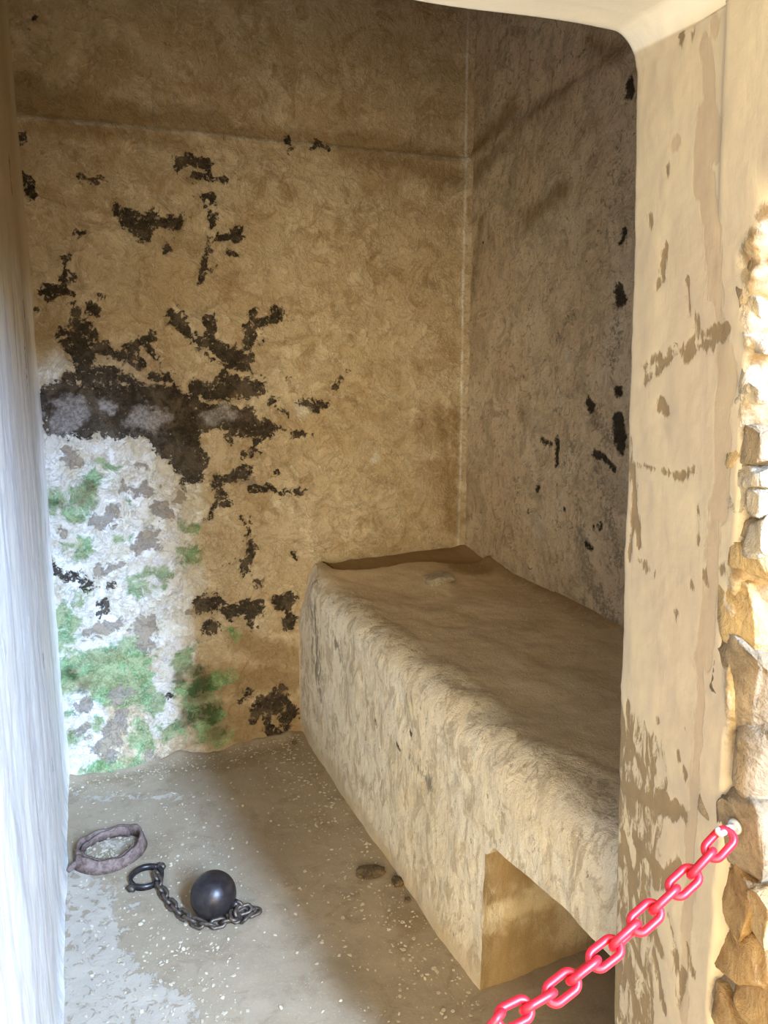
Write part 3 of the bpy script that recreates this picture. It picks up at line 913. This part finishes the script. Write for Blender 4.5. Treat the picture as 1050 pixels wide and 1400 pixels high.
def bench():
    root = empty('masonry_bench', (1.2, 1.8, 0))
    tag(root, 'long plastered masonry bench with a dark niche under its near end', 'bench')
    ys = np.concatenate([np.linspace(0.785, YP, 110), np.linspace(YP, 2.79, 230)])
    solid = np.concatenate([np.zeros(110, bool), np.ones(230, bool)])
    rim = 0.075
    top = bench_top(ys)
    under = 0.37 + 0.045 * smooth(YP, YP - 0.05, ys) + 0.035 * smooth(YP - .03, 1.0, ys)
    z0 = np.where(solid, -0.02, under)
    nf, nc, nt = 90, 16, 110
    P = np.zeros((len(ys), nf + nc + nt, 3))
    for i, y in enumerate(ys):
        zf = np.linspace(z0[i], top[i] - rim, nf)
        # front leans slightly: foot a little proud
        P[i, :nf] = np.stack([np.full(nf, XB) + 0.0 * zf, np.full(nf, y), zf], -1)
        a = np.linspace(0, math.pi / 2, nc + 2)[1:-1]
        P[i, nf:nf + nc] = np.stack([XB + rim - rim * np.cos(a), np.full(nc, y), top[i] - rim + rim * np.sin(a)], -1)
        xt = np.linspace(XB + rim, 1.62, nt)
        P[i, nf + nc:] = np.stack([xt, np.full(nt, y), np.full(nt, top[i])], -1)
    X, Y, Z = P[..., 0], P[..., 1], P[..., 2]
    isfront = np.arange(nf + nc + nt)[None, :] < nf + nc // 2
    s1 = fbm(Y + 3, Z + X, 2.2, 4, seed=50)
    s2 = fbm(Y + 3, Z * 1.2 + X, 10, 5, seed=51)
    s3 = fbm(X * 1.0, Y, 5, 4, seed=52)
    wf = smooth(1.25, 0.9, X)
    P[..., 0] -= wf * (0.020 * s1 + 0.008 * s2)
    # the corner against the end wall is worn back and rounded
    wb = smooth(2.55, 2.80, Y)
    P[..., 0] += wf * 0.055 * wb * smooth(0.45, 0.72, Z)
    P[..., 2] += smooth(0.5, 0.66, Z) * (0.014 * s3 + 0.010 * s1)
    # sunken dark strip along the end wall, worn rim, loose lump, small hollow
    cx, cy = onz(600, 790, .70)[:2]
    hx, hy = onz(635, 937, .67)[:2]
    ledge = smooth(2.60, 2.67, Y + 0.02 * fbm(X, Y, 12, 3, seed=53) + 0.06 * smooth(1.25, 1.5, X)) * smooth(XB + .06, XB + .16, X)
    topm = smooth(XB + 0.02, XB + 0.09, X) * (~isfront)
    P[..., 2] += topm * (-0.030 * ledge + 0.020 * np.exp(-(((X - cx) / 0.05) ** 2 + ((Y - cy) / 0.045) ** 2)) * (1 + 0.8 * s2)
                         - 0.010 * np.exp(-(((X - hx) / 0.022) ** 2 + ((Y - hy) / 0.016) ** 2)))
    pool = smooth(0.2, 0.0, np.hypot((X - 1.5) / 1.2, (Y - 2.52) / 1.0)) * topm
    P[..., 2] += 0.02 * smooth(1.52, 1.59, X) * topm
    fp = lambda x, y: onx(x, y, XB)
    gy = spots_field(Y, Z, px_spots([(430, 830, 440, 960, 12), (460, 880, 470, 930, 6), (425, 790, 430, 900, 8), (560, 1030, 590, 1080, 6), (440, 1030, 450, 1060, 6), (500, 940, 8)], fp, (1, 2), 1 / 420.), 0.03, .05, 55)
    gy = np.where(isfront, gy, -0.5)
    dust = np.where(isfront, -0.5, -0.42 + 0.85 * smooth(XB + 0.015, XB + 0.17, X + 0.10 * fbm(X, Y, 5, 4, seed=56) - 0.05 * smooth(1.5, 1.1, Y)))
    dust = np.maximum(dust, np.where(isfront & (Z < 0.12), 0.35 - Z * 7, -0.5))
    st = np.where(isfront, -0.5, np.maximum(ledge, pool * 0.9) - 0.55 + 0.12 * smooth(2.3, 2.6, Y))
    # darker edge along the side wall
    st = np.maximum(st, np.where(isfront, -0.5, 0.55 * smooth(1.47, 1.57, X + .03 * fbm(X, Y, 7, 3)) * smooth(1.3, 2.0, Y) - 0.4))
    crack = np.exp(-((ledge - 0.5) / 0.16) ** 2) * topm
    dk = crack * 0.62 - 0.5 + 0.25 * fbm(X, Y, 20, 3, seed=57)
    dk = np.maximum(dk, np.where(isfront, spots_field(Y, Z, px_spots([(560, 1000, 563, 1012, 2), (545, 1020, 548, 1026, 2.5), (512, 985, 514, 995, 2)], fp, (1, 2), 1 / 420.), 0.008, .05, 59), -0.5))
    grids = [(P[a:b], dict(grey=gy[a:b], dust=dust[a:b], stain=st[a:b], dark=dk[a:b]), True) for a, b in ((0, 110), (110, len(ys)))]
    # underside of the slab and the end of the solid part
    yu = ys[:110]
    uu = under[:110]
    xs = np.linspace(0, 1, 60)
    G = np.zeros((110, 60, 3))
    for i in range(110):
        x_e = P[i, 0, 0]
        G[i] = np.stack([x_e + (1.62 - x_e) * xs, np.full(60, yu[i]), uu[i] + 0.01 * fbm(xs * 3, np.full(60, yu[i]), 4, 3) * smooth(0, .2, xs)], -1)
    grids.append((G, {}, False))
    ze = np.linspace(-0.02, 0.39, 60)
    E_ = np.zeros((60, 60, 3))
    xe0 = np.interp(ze, P[110, :nf, 2], P[110, :nf, 0])
    for i in range(60):
        xx = xe0[i] + (1.62 - xe0[i]) * xs
        E_[i] = np.stack([xx, YP + 0.012 * fbm(xs * 2, np.full(60, ze[i]), 5, 4, seed=58) * smooth(0, .1, xs) + 0.03 * smooth(0.30, 0.40, np.full(60, ze[i])) * 0, np.full(60, ze[i])], -1)
    EX, EZ = np.meshgrid(xs, ze)
    grids.append((E_, dict(dust=0.30 - 0.5 * smooth(.10, .0, EX) + 0.5 * fbm(EX, EZ, 6, 3), stain=0.10 + 0.8 * fbm(EX + 3, EZ * 2, 5, 4), grey=-0.25 + 0.3 * fbm(EX, EZ, 9, 3)), False))  # brown face; stain also deepened to offset direct light from the fill lamp
    b = link('bench_body', grids_mesh('bench_body', grids), M_BENCH)
    b.parent = root
    b.matrix_parent_inverse = Matrix.Translation(root.location).inverted()
    # loose knob of broken render on top
    o = link('render_lump', stone_mesh('render_lump', 0.060, 0.042, 0.020, 811, 0.9, 0.35), M_STONES['pale'])
    o.parent = root
    o.matrix_parent_inverse = Matrix.Translation(root.location).inverted()
    o.location = (cx, cy, 0.696)
    return root


BENCH = bench()

# ------------------------------------------------------------------ ball, chain and shackle
def link_mesh(name, L, W, r, nseg=10, n=10):
    """oval link lying in the XY plane, long axis X; L, W outer sizes"""
    rr = W / 2 - r
    h = L / 2 - W / 2
    pts = []
    for i in range(nseg + 1):
        a = -math.pi / 2 + math.pi * i / nseg
        pts.append((h + rr * math.cos(a), rr * math.sin(a), 0))
    for i in range(nseg + 1):
        a = math.pi / 2 + math.pi * i / nseg
        pts.append((-h + rr * math.cos(a), rr * math.sin(a), 0))
    v, f = tube(pts, r, n, True)
    return raw_mesh(name, v, f)


def place_link(mesh, mat, parent, p, d, roll, name='chain_link'):
    o = link(name, mesh, mat, parent)
    d = Vector(d).normalized()
    side = Vector((0, 0, 1)).cross(d)
    if side.length < 1e-4:
        side = Vector((1, 0, 0))
    side.normalize()
    up = d.cross(side)
    s2 = side * math.cos(roll) + up * math.sin(roll)
    u2 = d.cross(s2)
    R = Matrix((d, s2, u2)).transposed()
    m = R.to_4x4()
    m.translation = Vector(p) - parent.location
    o.matrix_local = m
    return o


def resample(path, step):
    P = [Vector(p) for p in path]
    out = []
    acc = step / 2
    for a, b in zip(P, P[1:]):
        L = (b - a).length
        d = (b - a) / L
        while acc <= L:
            out.append((a + d * acc, d))
            acc += step
        acc -= L
    return out


def floor_z(x, y):
    x, y = np.array([x]), np.array([y])
    return float(floor_h(x, y)[0])


def ball_and_chain():
    c = onz(293, 1250)
    fz = floor_z(c[0], c[1])
    root = empty('ball_and_chain', (c[0], c[1], fz))
    tag(root, 'black iron ball with rusty chain and open leg shackle lying on the lit floor', 'ball chain')
    R = 0.062
    bm = bmesh.new()
    bmesh.ops.create_uvsphere(bm, u_segments=48, v_segments=32, radius=R)
    for v in bm.verts:
        nn = fbm(np.array([v.co.x * 10 + 3]), np.array([v.co.y * 10 + v.co.z * 8]), 2, 3)[0]
        v.co *= 1 + 0.008 * nn
    me = bpy.data.meshes.new('iron_ball')
    bm.to_mesh(me); bm.free()
    me.polygons.foreach_set('use_smooth', [True] * len(me.polygons))
    ball = link('iron_ball', me, M_IRON, root)
    ball.location = (0, 0, R - 0.001)
    lugp = onz(315, 1253, 0.03)
    d = Vector((lugp[0] - c[0], lugp[1] - c[1], -0.55 * 0.05)).normalized()
    d = Vector((0.80, -0.50, -0.33)).normalized()
    v, f = tube([d * (R * .9), d * (R + .006), d * (R + .014)], [0.013, 0.012, 0.010], 12)
    lug = link('lug', raw_mesh('lug', v, f), M_IRON, ball)
    v, f = tube([tuple(d * (R + .012) + Vector((math.cos(a) * .011 * d.x, math.cos(a) * .011 * d.y, math.sin(a) * .011))) for a in np.linspace(0, 2 * math.pi, 17)[:-1]], 0.004, 8, True)
    link('eye_ring', raw_mesh('eye_ring', v, f), M_CHAIN, ball)
    # chain on the floor
    r = 0.0048
    me = link_mesh('chain_link', 0.048, 0.030, r)
    px = [(214, 1194), (216, 1206), (222, 1220), (231, 1234), (243, 1246), (257, 1257), (272, 1264), (288, 1266), (303, 1263), (316, 1260), (328, 1255)]
    path = []
    for (x, y) in px:
        p = onz(x, y, 0.012)
        path.append((p[0], p[1], floor_z(p[0], p[1]) + 0.014))
    for i, (p, dd) in enumerate(resample(path, 0.0285)):
        place_link(me, M_CHAIN, root, p, dd, math.radians(38 if i % 2 else -48))
    # slack end doubled up beside the ball
    for (x, y, zz, ang, roll) in ((330, 1250, .016, 20, 70), (340, 1247, .012, 15, 10), (338, 1255, .013, 35, -50), (326, 1246, .03, 60, 60), (347, 1248, .011, 12, 5), (334, 1244, .026, 0, 35), (320, 1252, .03, 80, 20)):
        p = onz(x, y, zz)
        a = math.radians(ang)
        place_link(me, M_CHAIN, root, (p[0], p[1], floor_z(p[0], p[1]) + zz), (math.cos(a), math.sin(a), 0), math.radians(roll))
    # shackle: two curved flat halves, hinge lug and closing lug
    s = onz(200, 1199, 0.01)
    sz = floor_z(s[0], s[1])
    sh = empty('leg_shackle')
    sh.parent = root
    sh.location = (s[0] - c[0], s[1] - c[1], sz - fz)
    sh.rotation_euler = (math.radians(3), math.radians(2), math.radians(38))

    def band(a0, a1, rr, h, th, n=28):
        V, Fc = [], []
        for i in range(n + 1):
            a = a0 + (a1 - a0) * i / n
            for (dr, dz) in ((-th / 2, 0.002), (th / 2, 0.0), (th / 2, h), (-th / 2, h - .002)):
                V.append(((rr + dr) * math.cos(a), (rr + dr) * math.sin(a) * 0.92, dz + 0.001))
        for i in range(n):
            for k in range(4):
                l = (k + 1) % 4
                Fc.append((i * 4 + k, (i + 1) * 4 + k, (i + 1) * 4 + l, i * 4 + l))
        Fc += [(0, 1, 2, 3), (n * 4 + 3, n * 4 + 2, n * 4 + 1, n * 4)]
        return V, Fc
    for a0, a1 in ((0.10, math.pi - 0.10), (math.pi + 0.10, 2 * math.pi - 0.10)):
        v, f = band(a0, a1, 0.046, 0.018, 0.010)
        hb = link('shackle_half', raw_mesh('shackle_half', v, f), M_IRON, sh)
    for sx in (-1, 1):
        v, f = join_vf([tube([(sx * 0.044, 0, 0.010), (sx * 0.060, 0, 0.010), (sx * 0.068, 0, 0.010)], [0.009, 0.010, 0.007], 10),
                        tube([(sx * 0.060, -0.012, 0.010), (sx * 0.060, 0.012, 0.010)], 0.007, 10)])
        link('hinge_lug', raw_mesh('hinge_lug', v, f), M_CHAIN, sh)
    return root


ball_and_chain()


def iron_collar():
    c = onz(150, 1158, 0.02)
    fz = floor_z(c[0], c[1])
    root = empty('coiled_band', (c[0], c[1], fz))
    root.rotation_euler = (0, 0, math.radians(20))
    tag(root, 'flat rusty band coiled into a ring on the floor by the left wall', 'iron ring')
    n = 110

    def coil(a0, a1, r0, r1, h, th, wob, n=90):
        V, Fc = [], []
        for i in range(n + 1):
            t = i / n
            a = a0 + (a1 - a0) * t
            r = r0 + (r1 - r0) * t + wob * math.sin(a * 3.1 + 1)
            hh = h * (0.88 + 0.14 * math.sin(a * 2.3) + 0.05 * math.sin(a * 9))
            lean = 0.006
            for (dr, dz) in ((-th / 2, 0.0), (th / 2 + lean, 0.0), (th / 2, hh * .5), (th / 2 - lean, hh), (-th / 2 - lean, hh - .001), (-th / 2, hh * .5)):
                V.append(((r + dr) * math.cos(a), (r + dr) * math.sin(a) * 0.88, dz))
        k6 = 6
        for i in range(n):
            for k in range(k6):
                l = (k + 1) % k6
                Fc.append((i * k6 + k, (i + 1) * k6 + k, (i + 1) * k6 + l, i * k6 + l))
        Fc += [tuple(range(k6)), tuple(n * k6 + k for k in range(k6))[::-1]]
        return raw_mesh('band', V, Fc)
    link('outer_band', coil(math.pi * 1.0, math.pi * 3.05, 0.104, 0.098, 0.044, 0.009, 0.0015), M_RUST, root)
    link('inner_band', coil(math.pi * 0.15, math.pi * 1.75, 0.090, 0.083, 0.036, 0.007, 0.002), M_RUST, root)
    v, f = tube([(-0.104, 0.0, 0.016), (-0.120, -0.004, 0.013), (-0.132, -0.010, 0.010)], [0.011, 0.009, 0.006], 10)
    link('end_tab', raw_mesh('end_tab', v, f), M_RUST, root)
    return root


iron_collar()

# ------------------------------------------------------------------ red barrier chain and its hooks
HOOK = reveal_pt(1004, 1130) + np.array([-0.004, 0, 0])
LEFT_HOOK = np.array([-0.122, 0.60, 0.50])


def wall_hook(p, dx, label):
    root = empty('wall_hook', tuple(p))
    tag(root, label, 'hook')
    v, f = tube([(dx * 0.030, 0, 0), (dx * -0.002, 0, 0), (dx * -0.008, 0, 0.0005)], [0.0042, 0.0042, 0.003], 12)
    link('shank', raw_mesh('shank', v, f), M_ZINC, root)
    v, f = tube([(dx * 0.006, 0, 0), (dx * 0.0035, 0, 0), (dx * 0.002, 0, 0)], [0.0085, 0.0085, 0.006], 16)
    link('collar', raw_mesh('collar', v, f), M_ZINC, root)
    pts = [(dx * (-0.004), 0, 0), (dx * -0.012, -0.001, -0.002), (dx * -0.018, -0.002, -0.002), (dx * -0.022, -0.002, 0.002), (dx * -0.023, -0.002, 0.007)]
    v, f = tube(pts, [0.0036, 0.0034, 0.0032, 0.003, 0.0024], 10)
    link('hook_tip', raw_mesh('hook_tip', v, f), M_ZINC, root)
    return root


wall_hook(HOOK, 1, 'bright zinc hook set in the rubble holding the red chain')
wall_hook(LEFT_HOOK, -1, 'zinc hook low on the whitewashed left jamb')


def red_chain():
    root = empty('barrier_chain', (HOOK[0], HOOK[1], HOOK[2]))
    tag(root, 'red plastic barrier chain slung across the doorway', 'chain')
    Yc = HOOK[1] - 0.004
    pts = [HOOK + np.array([-0.026, 0, -0.004])]
    for (x, y) in ((986, 1151), (940, 1201), (884, 1253), (828, 1303), (767, 1351), (733, 1371), (672, 1402)):
        pts.append(ony(x, y, Yc))
    last = pts[-1]
    e = LEFT_HOOK + np.array([0.02, 0, -0.004])
    for t in np.linspace(0, 1, 12)[1:]:
        p = last + (e - last) * t
        p[2] -= 0.18 * t * (1 - t)
        pts.append(p)
    # smooth
    A = np.array(pts)
    pitch = 0.0275
    me = link_mesh('chain_link', pitch + 0.0160, 0.0255, 0.0041, 12, 12)
    for i, (p, d) in enumerate(resample([tuple(q) for q in A], pitch)):
        # every other link lies open to the doorway, the ones between stand edge on
        side = Vector((0, 0, 1)).cross(d).normalized()
        up = d.cross(side)
        want = d.cross(Vector((0.62, 0.62, -0.47))).normalized()
        roll = math.atan2(want.dot(up), want.dot(side))
        place_link(me, M_RED, root, p, d, roll + math.radians(rnd.uniform(-8, 8) + (8 if i % 2 == 0 else 98)))
    return root


red_chain()

# ------------------------------------------------------------------ crumbs on the floor and the bench
def clod(px, py, sx, sy, sz, seed, label, mat=M_CLOD):
    p = onz(px, py)
    o = link('earth_clod', stone_mesh('earth_clod', sx, sy, sz, seed, 0.9, 0.5), mat)
    o.location = (p[0], p[1], floor_z(p[0], p[1]) + sz * 0.55)
    tag(o, label, 'clod', 'dirt clods beside the bench')


clod(507, 1193, 0.040, 0.028, 0.008, 901, 'flat dark clod of earth on the floor beside the bench')
clod(545, 1207, 0.022, 0.017, 0.009, 902, 'small dark clod of earth against the foot of the bench')
clod(557, 1233, 0.009, 0.008, 0.007, 903, 'tiny black crumb of earth below the two clods')
clod(402, 1018, 0.009, 0.008, 0.008, 904, 'lone dark crumb in the corner by the bench foot')


def flakes(name, n, sampler, zfun, smin, smax, label, mat):
    r = np.random.RandomState(hash(name) % 1000 if False else len(name) * 31)
    V, Fc = [], []
    for i in range(n):
        x, y = sampler(r)
        s = smin + (smax - smin) * r.rand() ** 3
        z = zfun(x, y) + 0.0006
        k = r.randint(4, 7)
        a0 = r.rand() * 6.28
        el = 0.4 + 0.6 * r.rand()
        tl = r.normal(size=2) * 0.10
        ring = []
        for j in range(k):
            a = a0 + 2 * math.pi * j / k + r.uniform(-.25, .25)
            q = s * r.uniform(.6, 1)
            u, v = q * math.cos(a), q * math.sin(a) * el
            c, sn = math.cos(a0), math.sin(a0)
            ring.append((x + u * c - v * sn, y + u * sn + v * c, z + s * 0.15 + tl[0] * u + tl[1] * v))
        b = len(V)
        th = 0.0008 + 0.1 * s
        V += ring + [(p[0], p[1], p[2] + th) for p in ring]
        Fc.append(tuple(b + k + j for j in range(k)))
        for j in range(k):
            l = (j + 1) % k
            Fc.append((b + j, b + l, b + k + l, b + k + j))
    o = link(name, raw_mesh(name, V, Fc, smooth_shade=False), mat)
    tag(o, label, 'debris', kind='stuff')
    return o


def samp_floor(r):
    while True:
        if r.rand() < 0.35:
            x, y = onz(r.uniform(80, 330), r.uniform(1070, 1400))[:2]
        elif r.rand() < 0.25:
            x, y = r.uniform(-0.03, 0.83), 2.73 - abs(r.normal()) * 0.05
        elif r.rand() < 0.5:
            y = r.uniform(1.3, 2.75)
            x = 0.83 - abs(r.normal()) * 0.12
        else:
            x, y = r.uniform(-0.06, 0.83), r.uniform(1.0, 2.73)
        if -0.03 < x < 0.83 and 0.9 < y < 2.73:
            return x, y


flakes('fallen_paint_flakes', 2600, samp_floor, floor_z, 0.0012, 0.0075, 'pale paint flakes scattered over the cell floor', M_FLAKE)


def samp_ring(r):
    c = onz(152, 1156, 0.0)
    a, q = r.uniform(0, 6.28), 0.075 * math.sqrt(r.rand())
    return c[0] + q * math.cos(a), c[1] + q * math.sin(a)


flakes('flakes_inside_coiled_band', 90, samp_ring, floor_z, 0.003, 0.010, 'white paint flakes caught inside the coiled band', M_FLAKE)


dg = bpy.context.evaluated_depsgraph_get()
BODY = [o for o in BENCH.children if o.name.startswith('bench_body')][0]
bpy.context.view_layer.update()


def bench_z(x, y):
    ok, loc, nrm, idx = BODY.ray_cast(BODY.matrix_world.inverted() @ Vector((x, y, 1.2)), Vector((0, 0, -1)))
    return (BODY.matrix_world @ loc).z if ok else 0.7


def samp_bench(r):
    if r.rand() < 0.3:
        return 1.56 - abs(r.normal()) * 0.05, r.uniform(1.3, 2.6)
    if r.rand() < 0.3:
        c = onz(590, 795, .68)
        return c[0] + r.normal() * .10, c[1] + r.normal() * .06
    return r.uniform(0.95, 1.55), r.uniform(0.9, 2.65)


flakes('bench_crumbs', 260, samp_bench, bench_z, 0.0012, 0.006, 'pale crumbs strewn over the top of the bench', M_FLAKE)
